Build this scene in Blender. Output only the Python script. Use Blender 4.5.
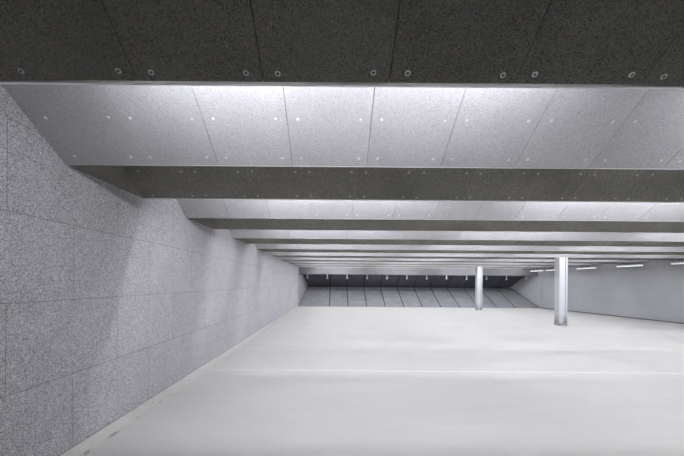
import bpy, bmesh, math, random
from mathutils import Vector, Matrix
random.seed(4)
for o in list(bpy.data.objects): bpy.data.objects.remove(o)
S = bpy.context.scene
C = S.collection

# ------------------------------------------------------------ camera, world, exposure
CAM_H = 1.46
cd = bpy.data.cameras.new('camera'); cam = bpy.data.objects.new('camera', cd); C.objects.link(cam)
cd.sensor_width = 36; cd.lens = 359/684*36
cd.shift_x = 8/684; cd.shift_y = 55/684
cd.clip_start = 0.02; cd.clip_end = 200
cam.matrix_world = (Matrix.Translation((0, 0, CAM_H)) @ Matrix.Rotation(math.radians(90), 4, 'X')
                    @ Matrix.Rotation(0.0075, 4, 'Z'))
S.camera = cam
w = bpy.data.worlds.new('world'); S.world = w; w.use_nodes = True
w.node_tree.nodes['Background'].inputs[0].default_value = (0.8, 0.85, 1, 1)
w.node_tree.nodes['Background'].inputs[1].default_value = 0.02
S.view_settings.view_transform = 'Standard'; S.view_settings.look = 'None'
S.view_settings.gamma = 1; S.view_settings.use_curve_mapping = False
S.view_settings.exposure = 0.0
TUBE = 140.0; TUBE_FAR = 185.0        # emission of the tubes above the baffles
SIDE = 0.75         # emission of the lamps along the right wall
LAMP_COL = (0.93, 0.94, 1.0, 1)

# ------------------------------------------------------------ dimensions (metres)
XL = -2.235                         # left wall
def XR(y): return 13.4 - 0.06*(y-12.0)   # right wall, very slightly skewed
ZS = CAM_H + 0.965                 # underside of the baffles
CEIL = 3.25
PITCH = 2.425; Y0 = 2.976          # pale baffles: lower edge of the first, spacing
YD = 1.755; PD = 2.445; ZD = CAM_H + .975    # dark baffles between them
BW = 0.612                         # board width
LIP = 22.1                         # where the floor meets the trap
SLOT = 24.6
COS, SIN = math.cos(math.radians(31)), math.sin(math.radians(31))

# ------------------------------------------------------------ helpers
def bx(bm, x0, x1, y0, y1, z0, z1, mat=0, M=None):
    vs = [bm.verts.new(Vector(p) if M is None else M @ Vector(p)) for p in
          [(x0,y0,z0),(x1,y0,z0),(x1,y1,z0),(x0,y1,z0),(x0,y0,z1),(x1,y0,z1),(x1,y1,z1),(x0,y1,z1)]]
    for f in [(0,3,2,1),(4,5,6,7),(0,1,5,4),(1,2,6,5),(2,3,7,6),(3,0,4,7)]:
        fc = bm.faces.new([vs[i] for i in f]); fc.material_index = mat
    return vs
def hexa(bm, pts, mat=0):          # 8 free points, same order as a box
    vs = [bm.verts.new(p) for p in pts]
    for f in [(0,3,2,1),(4,5,6,7),(0,1,5,4),(1,2,6,5),(2,3,7,6),(3,0,4,7)]:
        bm.faces.new([vs[i] for i in f]).material_index = mat
def cyl(bm, a, b, r, n=12, mat=0, r2=None):
    a = Vector(a); b = Vector(b); d = b-a
    m = Matrix.Translation((a+b)/2) @ d.to_track_quat('Z','Y').to_matrix().to_4x4()
    g = bmesh.ops.create_cone(bm, cap_ends=True, segments=n, radius1=r, radius2=r if r2 is None else r2, depth=d.length, matrix=m)
    for f in {f for v in g['verts'] for f in v.link_faces}: f.material_index = mat
def lathe(bm, prof, n=20, mats=None, M=None):   # prof: (r, z) list
    rings = []
    for r, z in prof:
        ring = []
        for k in range(n):
            a = 2*math.pi*k/n; p = Vector((r*math.cos(a), r*math.sin(a), z))
            ring.append(bm.verts.new(M @ p if M else p))
        rings.append(ring)
    for i in range(len(rings)-1):
        for k in range(n):
            f = bm.faces.new([rings[i][k], rings[i][(k+1)%n], rings[i+1][(k+1)%n], rings[i+1][k]])
            f.material_index = mats[i] if mats else 0; f.smooth = True
    f = bm.faces.new(rings[-1]); f.material_index = mats[-1] if mats else 0
def obj(name, bm, mats, parent=None, bevel=0):
    bmesh.ops.recalc_face_normals(bm, faces=bm.faces)
    me = bpy.data.meshes.new(name); bm.to_mesh(me); bm.free()
    for m in (mats if isinstance(mats, list) else [mats]): me.materials.append(m)
    o = bpy.data.objects.new(name, me); C.objects.link(o)
    if parent: o.parent = parent
    if bevel:
        b = o.modifiers.new('bevel', 'BEVEL'); b.width = bevel; b.segments = 2; b.limit_method = 'ANGLE'
    return o
def thing(name, label, cat, loc=(0,0,0), group=None):
    o = bpy.data.objects.new(name, None); C.objects.link(o); o.location = loc
    o['label'] = label; o['category'] = cat
    if group: o['group'] = group
    return o
def struct(name, bm, m, label=None, cat='structure'):
    o = obj(name, bm, m); o['kind'] = 'structure'
    if label: o['label'] = label
    o['category'] = cat
    return o

# ------------------------------------------------------------ materials
class N:
    def __init__(s, name):
        s.m = bpy.data.materials.new(name); s.m.use_nodes = True
        s.t = s.m.node_tree; s.b = s.t.nodes['Principled BSDF']; s.co = s.t.nodes.new('ShaderNodeTexCoord')
    def n(s, typ, **kw):
        x = s.t.nodes.new(typ)
        for k, v in kw.items():
            if k.startswith('i_'): x.inputs[k[2:].replace('_',' ')].default_value = v
            else: setattr(x, k, v)
        return x
    def l(s, a, b): s.t.links.new(a, b)
    def pos(s):
        return s.n('ShaderNodeNewGeometry').outputs['Position']
    def noise(s, vec, scale, detail=3, rough=.6, dist=0, stretch=None):
        if stretch:
            mp = s.n('ShaderNodeMapping'); mp.inputs['Scale'].default_value = stretch; s.l(vec, mp.inputs[0]); vec = mp.outputs[0]
        x = s.n('ShaderNodeTexNoise'); x.inputs['Scale'].default_value = scale; x.inputs['Detail'].default_value = detail
        x.inputs['Roughness'].default_value = rough; x.inputs['Distortion'].default_value = dist
        s.l(vec, x.inputs['Vector']); return x.outputs['Fac']
    def rng(s, v, a, b, c, d):
        x = s.n('ShaderNodeMapRange'); s.l(v, x.inputs[0])
        for i, q in enumerate((a, b, c, d)): x.inputs[i+1].default_value = q
        return x.outputs[0]
    def mul(s, a, b, op='MULTIPLY'):
        x = s.n('ShaderNodeMath', operation=op)
        for i, q in enumerate((a, b)):
            if isinstance(q, (int, float)): x.inputs[i].default_value = q
            else: s.l(q, x.inputs[i])
        return x.outputs[0]
    def tint(s, col, f):           # colour scaled by a value socket
        x = s.n('ShaderNodeVectorMath', operation='SCALE'); x.inputs[0].default_value = col[:3]
        s.l(f, x.inputs['Scale']); return x.outputs[0]
    def bump(s, h, strength, dist):
        x = s.n('ShaderNodeBump'); x.inputs['Strength'].default_value = strength; x.inputs['Distance'].default_value = dist
        s.l(h, x.inputs['Height']); s.l(x.outputs[0], s.b.inputs['Normal'])

def woodwool(name, col, amp, board=0.10, brick=None, tone=0.06, mortar=.56):
    """cement-bonded wood-wool acoustic board: curly strands, pits, a tone of its own per board"""
    a = N(name); p = a.pos()
    n1 = a.noise(p, 60, 4, .75, 2.2)
    n2 = a.noise(p, 150, 2, .6, 1.0)
    n3 = a.noise(p, 2.3, 3, .6)
    v = a.rng(n1, .36, .64, 1-amp, 1+amp*.75)
    v = a.mul(v, a.rng(n2, .3, .7, 1-amp*.6, 1+amp*.6))
    pit = a.rng(n2, .36, .42, 1-amp*1.3, 1)                  # dark pits between the strands
    v = a.mul(v, pit)
    v = a.mul(v, a.rng(n3, .3, .7, 1-tone, 1+tone))
    g = a.n('ShaderNodeNewGeometry')
    if brick:
        bt = a.n('ShaderNodeTexBrick', offset=.5, offset_frequency=2)
        sp = a.n('ShaderNodeSeparateXYZ'); a.l(p, sp.inputs[0])
        cb = a.n('ShaderNodeCombineXYZ')
        a.l(a.mul(sp.outputs[1], brick[0], 'ADD'), cb.inputs[0]); a.l(a.mul(sp.outputs[2], brick[1], 'ADD'), cb.inputs[1])
        a.l(cb.outputs[0], bt.inputs['Vector'])
        for k, q in (('Scale',1),('Mortar Size',.0036),('Mortar Smooth',.3),('Bias',0),('Brick Width',1.267),('Row Height',.634)):
            bt.inputs[k].default_value = q
        bt.inputs['Color1'].default_value = (1-board/2,)*3+(1,); bt.inputs['Color2'].default_value = (1+board/2,)*3+(1,)
        bt.inputs['Mortar'].default_value = (mortar,)*3+(1,)
        bw = a.n('ShaderNodeRGBToBW'); a.l(bt.outputs['Color'], bw.inputs[0]); v = a.mul(v, bw.outputs[0])
    else:
        v = a.mul(v, a.rng(g.outputs['Random Per Island'], 0, 1, 1-board/2, 1+board/2))
    a.l(a.tint(col, v), a.b.inputs['Base Color'])
    a.b.inputs['Roughness'].default_value = .95; a.b.inputs['Specular IOR Level'].default_value = .15
    a.bump(n1, .35, .004)
    return a.m
def plain(name, col, rough=.5, metal=0, var=.05, scale=8):
    a = N(name); v = a.rng(a.noise(a.pos(), scale, 4), .3, .7, 1-var, 1+var)
    a.l(a.tint(col, v), a.b.inputs['Base Color']); a.b.inputs['Roughness'].default_value = rough
    a.b.inputs['Metallic'].default_value = metal
    return a.m
def glow(name, strength):
    a = N(name); a.b.inputs['Base Color'].default_value = (.9,.9,.9,1)
    a.b.inputs['Emission Color'].default_value = LAMP_COL; a.b.inputs['Emission Strength'].default_value = strength
    return a.m

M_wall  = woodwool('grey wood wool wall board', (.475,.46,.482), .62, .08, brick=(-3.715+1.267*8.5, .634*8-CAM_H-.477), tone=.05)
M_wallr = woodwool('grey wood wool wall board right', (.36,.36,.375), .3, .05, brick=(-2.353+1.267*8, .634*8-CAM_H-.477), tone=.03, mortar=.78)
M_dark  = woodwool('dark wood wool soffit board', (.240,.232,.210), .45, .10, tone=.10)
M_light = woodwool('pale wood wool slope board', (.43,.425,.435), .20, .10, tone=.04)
M_back  = plain('black backing felt', (.015,.015,.016), .95)
M_ceil  = plain('grey concrete ceiling', (.4,.4,.4), .9)
M_steel = plain('galvanised steel', (.55,.56,.57), .4, .7)
M_trim  = plain('light aluminium edge trim', (.85,.85,.85), .45, .0)
M_trim2 = plain('grey edge trim', (.5,.5,.5), .5)
M_white = plain('white enamel', (.8,.8,.8), .4)
M_tube  = glow('fluorescent tube glow', TUBE)
M_tubef = glow('fluorescent tube glow downrange', TUBE_FAR)
M_side  = glow('lamp diffuser glow', SIDE)
M_fascia= plain('grey painted fascia board', (.14,.14,.145), .8, 0, .06, 3)
M_ramp  = plain('grey rubber faced ramp plate', (.20,.203,.215), .7, 0, .16, 2.5)
M_upper = plain('dark rubber upper trap plate', (.075,.078,.095), .7, 0, .2, 2.5)

a = N('pale grey coated floor'); p = a.pos()
v = a.rng(a.noise(p, .7, 4, .6, 0, (1, 2.2, 1)), .3, .7, .965, 1.035)
v = a.mul(v, a.rng(a.noise(p, 3.5, 5, .6, .5, (.5, 2.5, 1)), .3, .7, .98, 1.02))
v = a.mul(v, a.rng(a.noise(p, 120, 2), .3, .7, .985, 1.015))
a.l(a.tint((.53,.524,.506), v), a.b.inputs['Base Color'])
a.l(a.rng(a.noise(p, 1.5, 3), .3, .7, .5, .62), a.b.inputs['Roughness']); a.b.inputs['Specular IOR Level'].default_value = .3
M_floor = a.m
a = N('cement cove with scuffs'); p = a.pos()
v = a.rng(a.noise(p, 9, 4, .7, 0, (1, .35, 1)), .3, .7, .93, 1.05)
s_ = a.rng(a.noise(p, 26, 3, .7, 0, (1, .3, 1)), .66, .70, 1, .55)
sp = a.n('ShaderNodeSeparateXYZ'); a.l(p, sp.inputs[0])
near = a.mul(a.rng(sp.outputs[0], XL+.118, XL+.128, 0, 1), a.rng(a.noise(p, 9, 4, .75, 0, (1, .5, 1)), .52, .60, 0, .45))   # worn outer edge
s_ = a.mul(s_, a.mul(1.0, near, 'SUBTRACT'))
a.l(a.tint((.56,.55,.52), a.mul(v, s_)), a.b.inputs['Base Color']); a.b.inputs['Roughness'].default_value = .8
M_cove = a.m
a = N('grey painted column with scuffed foot'); p = a.pos()
sp = a.n('ShaderNodeSeparateXYZ'); a.l(p, sp.inputs[0])
low = a.rng(sp.outputs[2], .12, .42, 1, 0)
st = a.mul(low, a.rng(a.noise(p, 5, 4, .7), 0.36, .55, 0, .6))
v = a.mul(1.0, st, 'SUBTRACT')
v = a.mul(v, a.rng(a.noise(p, 30, 3), .3, .7, .96, 1.04))
a.l(a.tint((.40,.41,.43), v), a.b.inputs['Base Color']); a.b.inputs['Roughness'].default_value = .6
M_col = a.m

# ------------------------------------------------------------ the setting
YB = -3.0
bm = bmesh.new(); bx(bm, XL-.3, 15.0, YB-.2, SLOT+2.2, -.2, 0); struct('floor', bm, M_floor, 'pale grey coated concrete range floor', 'floor')
bm = bmesh.new(); bx(bm, XL-.3, 15.0, YB-.2, SLOT+2.2, CEIL, CEIL+.2); struct('ceiling', bm, M_ceil, 'concrete ceiling slab above the baffles', 'ceiling')
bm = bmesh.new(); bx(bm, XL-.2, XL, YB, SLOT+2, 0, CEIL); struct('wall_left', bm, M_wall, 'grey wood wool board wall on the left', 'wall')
bm = bmesh.new()
hexa(bm, [(XR(YB),YB,0),(XR(YB)+.2,YB,0),(XR(SLOT+2)+.2,SLOT+2,0),(XR(SLOT+2),SLOT+2,0),
          (XR(YB),YB,CEIL),(XR(YB)+.2,YB,CEIL),(XR(SLOT+2)+.2,SLOT+2,CEIL),(XR(SLOT+2),SLOT+2,CEIL)])
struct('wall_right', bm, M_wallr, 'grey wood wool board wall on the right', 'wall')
bm = bmesh.new(); bx(bm, XL, XR(YB), YB-.2, YB, 0, CEIL); struct('wall_back', bm, M_wallr, 'grey wall behind the firing line', 'wall')
bm = bmesh.new(); bx(bm, XL, XR(SLOT+2), SLOT+2, SLOT+2.2, 0, CEIL); struct('wall_front', bm, M_upper, 'dark wall behind the bullet trap', 'wall')
# cement cove along the left wall: a slightly hollow fillet
bm = bmesh.new(); prof = []
cw, ch = .15, .024
for i in range(7):
    t = i/6; prof.append((XL + cw*t - .008*math.sin(math.pi*t), ch*(1-t)**1.3 + .002))
c = cw
prof = [(XL, ch+.004)] + prof + [(XL+cw+.012, 0.001), (XL+cw+.012, 0), (XL, 0)]
r0 = [bm.verts.new((x, YB, z)) for x, z in prof]; r1 = [bm.verts.new((x, LIP, z)) for x, z in prof]
for i in range(len(prof)):
    j = (i+1) % len(prof); bm.faces.new([r0[i], r0[j], r1[j], r1[i]])
bm.faces.new(r0); bm.faces.new(r1[::-1])
struct('baseboard_left', bm, M_cove, 'pale cement cove along the foot of the left wall', 'skirting')
bm = bmesh.new()
hexa(bm, [(XR(YB)-.02,YB,0),(XR(YB),YB,0),(XR(LIP),LIP,0),(XR(LIP)-.02,LIP,0),
          (XR(YB)-.02,YB,.05),(XR(YB),YB,.05),(XR(LIP),LIP,.05),(XR(LIP)-.02,LIP,.05)])
struct('baseboard_right', bm, plain('dark rubber skirting', (.10,.10,.10), .8), 'thin dark skirting at the foot of the right wall', 'skirting')
bm = bmesh.new(); bx(bm, XL+c+.016, XR(6)-.03, 5.965, 5.99, 0, .003)
struct('trim_1', bm, plain('pale joint strip', (.74,.74,.73), .5), 'pale joint strip running across the floor', 'floor joint')

# ------------------------------------------------------------ ceiling baffles
JX = -.35                                     # one of the board joints
def joints(x0, x1):
    n = math.ceil((x0-JX)/BW); out = []
    while JX+n*BW < x1: out.append(JX+n*BW); n += 1
    return out
def boards(bm, x0, x1, M, ln, th, gap=.0019):
    xs = [j for j in joints(x0+.05, x1-.05)]
    e = [x0]+xs+[x1]
    for i in range(len(e)-1):
        bx(bm, e[i]+(gap if i else 0), e[i+1]-(gap if i < len(e)-2 else 0), 0, ln, 0, th, 0, M)
    bx(bm, x0, x1, .003, ln-.003, th+.001, th+.012, 1, M)
bm = bmesh.new()                              # recessed screw with its broad washer, facing -z
lathe(bm, [(.0135,0),(.0135,-.0014),(.0115,-.0026),(.0072,-.0024),(.0060,-.0006),(.0,-.0006)][:5], 20, [0,0,0,1,1])
bmesh.ops.recalc_face_normals(bm, faces=bm.faces)
SCREW = bpy.data.meshes.new('screw'); bm.to_mesh(SCREW); bm.free()
SCREW.materials.append(plain('zinc washer', (.85,.85,.83), .35, .85)); SCREW.materials.append(plain('recessed screw head', (.12,.12,.12), .6))
bm = bmesh.new()
lathe(bm, [(.0125,0),(.012,-.0025),(.008,-.0045),(.003,-.0055)], 20)
bmesh.ops.recalc_face_normals(bm, faces=bm.faces)
SCREW2 = bpy.data.meshes.new('domed_screw'); bm.to_mesh(SCREW2); bm.free()
SCREW2.materials.append(plain('painted screw cap', (.62,.61,.62), .4))

TH = .035; ROD = None; L = 1.2
# every baffle is a row of boards sloping down away from the viewer at 31 degrees; local y runs up the slope
R = Matrix(((1,0,0,0),(0,-COS,SIN,0),(0,SIN,COS,0),(0,0,0,1)))
PALE = ['first pale lit baffle with screws, below the dark baffle at the top of the photo',
        'second pale lit baffle from the camera', 'third pale lit baffle from the camera', 'fourth pale lit baffle from the camera',
        'fifth pale lit baffle from the camera, in front of the near column top', 'sixth pale lit baffle from the camera',
        'seventh pale lit baffle from the camera', 'eighth pale lit baffle from the camera, in front of the far column top',
        'farthest pale lit baffle, right above the fascia at the bullet trap']
DARK = ['nearest dark brown baffle with ring washers across the top edge of the photo',
        'second dark baffle from the camera, showing below the first pale baffle', 'third dark baffle from the camera',
        'fourth dark baffle from the camera', 'fifth dark baffle from the camera', 'sixth dark baffle from the camera',
        'seventh dark baffle from the camera', 'eighth dark baffle from the camera', 'ninth and farthest dark baffle, near the bullet trap']
EDGES = []                                    # (y of lower edge, z of lower edge)
def baffle(kind, i):
    global ROD
    yc, zc = (Y0+i*PITCH, ZS) if kind == 'pale' else (YD+i*PD, ZD)
    EDGES.append((yc, zc))
    x0, x1 = XL+.004, XR(yc)-.004
    t = thing('ceiling_baffle', (PALE if kind == 'pale' else DARK)[i], 'baffle', (0, yc, zc), kind+' ceiling baffles')
    bm = bmesh.new(); boards(bm, x0, x1, R @ Matrix.Translation((0,.006,0)), L-.006, TH)
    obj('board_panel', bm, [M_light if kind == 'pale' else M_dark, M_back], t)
    bm = bmesh.new()
    if kind == 'pale': bx(bm, x0, x1, -.001, .008, -.002, .020)
    else: bx(bm, x0, x1, .007, .027, -.001, .002); bx(bm, x0, x1, .025, .027, .002, .030)
    obj('edge_trim', bm, M_trim if kind == 'dark' else M_trim2, t)['label'] = 'light metal strip along the lower edge'
    xx = x0+.5
    while xx < x1:
        for d in (.25, .85):
            h = CEIL-zc-d*SIN-.045
            o = None
            bm = bmesh.new(); cyl(bm, (xx,-d*COS+.03,d*SIN+.045), (xx,-d*COS+.03,CEIL-zc), .006, 6); obj('hanger_rod', bm, M_steel, t)
        xx += 2.4
    if kind == 'dark' and i > 0:              # dark boards added on the walls to stand in for the shadow in this bay
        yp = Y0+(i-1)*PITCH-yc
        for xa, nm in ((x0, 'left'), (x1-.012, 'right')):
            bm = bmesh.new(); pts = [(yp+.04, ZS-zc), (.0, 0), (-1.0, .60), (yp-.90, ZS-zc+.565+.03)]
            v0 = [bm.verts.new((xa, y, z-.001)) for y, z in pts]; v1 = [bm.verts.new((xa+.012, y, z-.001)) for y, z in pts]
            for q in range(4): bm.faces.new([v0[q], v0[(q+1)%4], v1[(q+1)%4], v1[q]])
            bm.faces.new(v0); bm.faces.new(v1[::-1]); obj('shade_board', bm, [M_dark, M_back], t)
    plan = {('dark',0):(1.9,(.05,)), ('pale',0):(3.0,(.085,.43)), ('dark',1):(4.4,(.05,.41)), ('pale',1):(5.0,(.085,))}.get((kind,i))
    if plan:
        for j in joints(x0, plan[0]):
            for s_ in (-1, 1):
                if j+s_*.078 < x0+.03: continue
                for ss in plan[1]:
                    o = bpy.data.objects.new('screw', SCREW if kind == 'dark' else SCREW2); C.objects.link(o); o.parent = t
                    o.matrix_local = R @ Matrix.Translation((j+s_*.078+random.uniform(-.006,.006), ss+random.uniform(-.005,.005), 0)) @ Matrix.Scale(.75 if (kind, i) == ('dark', 1) else 1, 4)
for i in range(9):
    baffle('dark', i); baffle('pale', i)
def underside(y):                             # height of the boards above a point
    c = [z+(e-y)*math.tan(math.radians(31)) for e, z in EDGES if 0 <= e-y < 1.0]
    return min(c) if c else CEIL

# tube lamps behind the lower edge of each dark baffle, hidden from the camera by it
lamp = None; far = None
for k in range(0, 9):
    for x in (-.65, .78, 3.25, 4.68, 7.15, 8.58, 11.0):
        o = thing('tube_lamp', 'white tube lamp bracketed behind the lower edge of a dark baffle', 'lamp', (x, YD+k*PD, ZD), 'tube lamps behind the dark baffles')
        if lamp is None:
            bm = bmesh.new(); bx(bm, -.63,.63,.03,.06,.115,.165); a1 = obj('housing', bm, M_white, o, .004)
            bm = bmesh.new()
            for q in (-1,1): bx(bm, q*.615-.012, q*.615+.012, .06,.11,.125,.155)
            a2 = obj('socket', bm, M_white, o)
            bm = bmesh.new(); cyl(bm, (-.602,.095,.14),(.602,.095,.14),.015,14); a3 = obj('tube', bm, M_tube, o)
            bm = bmesh.new()
            for q in (-.5,.5): bx(bm, q-.02, q+.02, -.10,.031,.13,.136)
            a4 = obj('bracket', bm, M_steel, o)
            lamp = (a1,a2,a3,a4)
        else:
            for q in lamp:
                d = q.copy(); d.parent = o; C.objects.link(d)
                if k > 0 and q.name.startswith('tube'):
                    if far is None: far = q.data.copy(); far.materials[0] = M_tubef
                    d.data = far

# ------------------------------------------------------------ lamps hanging along the right wall
names = {4:'nearest of the lamps along the right wall, cut by the photo edge', 5:'second nearest hanging lamp along the right wall, brightest to the right of the near column',
         6:'third hanging lamp along the right wall, just right of the near column', 7:'hanging lamp along the right wall, partly hidden behind the near column',
         8:'farthest hanging lamp on the right, above the trap corner'}
first = None
for k in range(4, 9):
    yy = Y0+k*PITCH-.4 if k < 8 else Y0+k*PITCH-1.34
    o = thing('hanging_lamp', names[k], 'lamp', (XR(yy)-.62, yy, CAM_H+.79), 'hanging lamps along the right wall')
    if first is None:
        bm = bmesh.new(); bx(bm, -.05,.05,0,1.3,.03,.075); a1 = obj('housing', bm, M_white, o, .005)
        bm = bmesh.new(); bx(bm, -.04,.04,.01,1.29,.008,.03); a2 = obj('diffuser', bm, M_side, o, .008)
        first = (a1,a2)
    else:
        for q in first:
            d = q.copy(); d.parent = o; C.objects.link(d)
    for yr in (.3, 1.15):
        bm = bmesh.new(); cyl(bm,(0,yr,.074),(0,yr,underside(yy+yr)-CAM_H-.79+.004),.007,8); obj('rod', bm, M_steel, o)

# ------------------------------------------------------------ columns
for yf, lab in ((Y0+4*PITCH+.03, 'near grey square column with a scuffed foot standing on the pale floor'),
                (Y0+7*PITCH+.03, 'far grey square column standing in front of the bullet trap')):
    t = thing('column', lab, 'column', (7.98, yf, 0), 'columns')
    h = CEIL; s = .285
    bm = bmesh.new(); bx(bm, 0, s-.085, 0, s, 0, h); bx(bm, s-.085, s-.060, .03, s, 0, h); bx(bm, s-.060, s, 0, s, 0, h)
    obj('shaft', bm, M_col, t)
    bm = bmesh.new(); bx(bm, s-.084, s-.061, .022, .03, .015, h); obj('joint_strip', bm, M_back, t)
    bm = bmesh.new(); bx(bm, -.006, s+.006, -.006, s+.006, 0, .012); obj('base_plate', bm, M_steel, t)

# ------------------------------------------------------------ bullet trap
tr = thing('bullet_trap', 'dark grey bullet trap of sloping plates across the far end', 'bullet trap', (0, LIP, 0))
zl = CAM_H - .31; zu = zl + .10
xa0, xa1 = XL+.012, XL+.42                          # left side closes in
xb0, xb1 = XR(LIP)-.02, 11.95+.25
dy = SLOT-LIP
xs0 = [xa0] + [-.26-.0 + 1.145*i for i in range(0, 12)]
xs0 = [x for x in xs0 if x < xb0-.5] + [xb0]
xs1 = [xa1] + [x for x in xs0[1:-1]] + [xb1]
for i in range(len(xs0)-1):
    if xs1[i+1] <= xs1[i]: continue
    bm = bmesh.new(); g = .028
    g2 = .10 if i == len(xs0)-2 else g
    def pl(y, z, x0_, x1_): return [(x0_+g, y, z), (x1_-g2, y, z)]
    A = pl(0, 0.004, xs0[i], xs0[i+1]); B = pl(dy, zl, xs1[i], xs1[i+1])
    hexa(bm, [A[0],A[1],B[1],B[0]] + [(q[0],q[1]+.01,q[2]+.02) for q in (A[0],A[1],B[1],B[0])])
    obj('ramp_plate', bm, M_ramp, tr)
    A = pl(.62, ZS-.03, xs0[i], xs0[i+1]); B = pl(dy+.1, zu, xs1[i], xs1[i+1])
    hexa_pts = [A[0],A[1],B[1],B[0]] + [(q[0],q[1]+.02,q[2]+.02) for q in (A[0],A[1],B[1],B[0])]
    bm = bmesh.new(); hexa(bm, hexa_pts); obj('upper_plate', bm, M_upper, tr)
bm = bmesh.new()
hexa(bm, [(xa0,.06,-.0+.001),(xb0,.06,.001),(xb1,dy,zl-.03),(xa1,dy,zl-.03),
          (xa0,.10,.001),(xb0,.10,.001),(xb1,dy+.04,zl-.03),(xa1,dy+.04,zl-.03)])
hexa(bm, [(xa0,.66,ZS),(xb0,.66,ZS),(xb1,dy+.13,zu+.04),(xa1,dy+.13,zu+.04),
          (xa0,.70,ZS),(xb0,.70,ZS),(xb1,dy+.17,zu+.04),(xa1,dy+.17,zu+.04)])
obj('backing_sheet', bm, M_back, tr)
bm = bmesh.new(); bx(bm, xa1, xb1, dy-.005, dy+.03, zl+.022, zl+.05); obj('slot_edge', bm, M_fascia, tr)
for (p0, p1, s) in ((xa0, xa1, -1), (xb0, xb1, 1)):     # angled side plates
    bm = bmesh.new()
    hexa(bm, [(p0,0,0.001),(p0+s*.001,0,.001),(p1+s*.03,dy+.15,.001),(p1,dy+.15,.001),
              (p0,0,ZS-.01),(p0+s*.001,0,ZS-.01),(p1+s*.03,dy+.15,ZS-.01),(p1,dy+.15,ZS-.01)])
    obj('side_plate', bm, M_wallr, tr)
fy = Y0+8*PITCH+.02
# fascia board below the last baffle
fa = thing('hanging_fascia', 'grey fascia board hanging below the last baffle above the bullet trap', 'board', (0, fy, ZS))
bm = bmesh.new(); x0, x1 = XL+.01, XR(fy)-.05
xs = [x0]+[-.26+1.145*i for i in range(-1, 12)]+[x1]
for i in range(len(xs)-1): bx(bm, xs[i], xs[i+1]-.003, .0, .03, -.42, -.004)
obj('board', bm, M_fascia, fa)
bm = bmesh.new(); bx(bm, x0, x1, -.004, .034, -.435, -.42); obj('bottom_rail', bm, M_back, fa)
hp = None; M_hang = plain('pale grey enamel', (.42,.42,.43), .5)
for i in range(12):
    x = (307.3+19.9*i-334)*(fy+.03)/359
    o = thing('target_hanger', ['leftmost','second','third','fourth','fifth','sixth','seventh','eighth','ninth','tenth','eleventh','rightmost'][i]
              + (' from the left' if 0 < i < 11 else '') + ' of the small white hangers under the fascia'
              + (', behind the far column' if i == 9 else ''), 'hanger', (x, fy+.015, ZS-.435), 'target hangers')
    if hp is None:
        bm = bmesh.new(); cyl(bm,(0,0,0),(0,0,-.22),.018,10); a1 = obj('rod', bm, M_hang, o)
        bm = bmesh.new(); bx(bm,-.065,.065,-.03,.03,-.25,-.22); a2 = obj('clamp', bm, M_hang, o, .006)
        hp = (a1,a2)
    else:
        for q in hp:
            d = q.copy(); d.parent = o; C.objects.link(d)
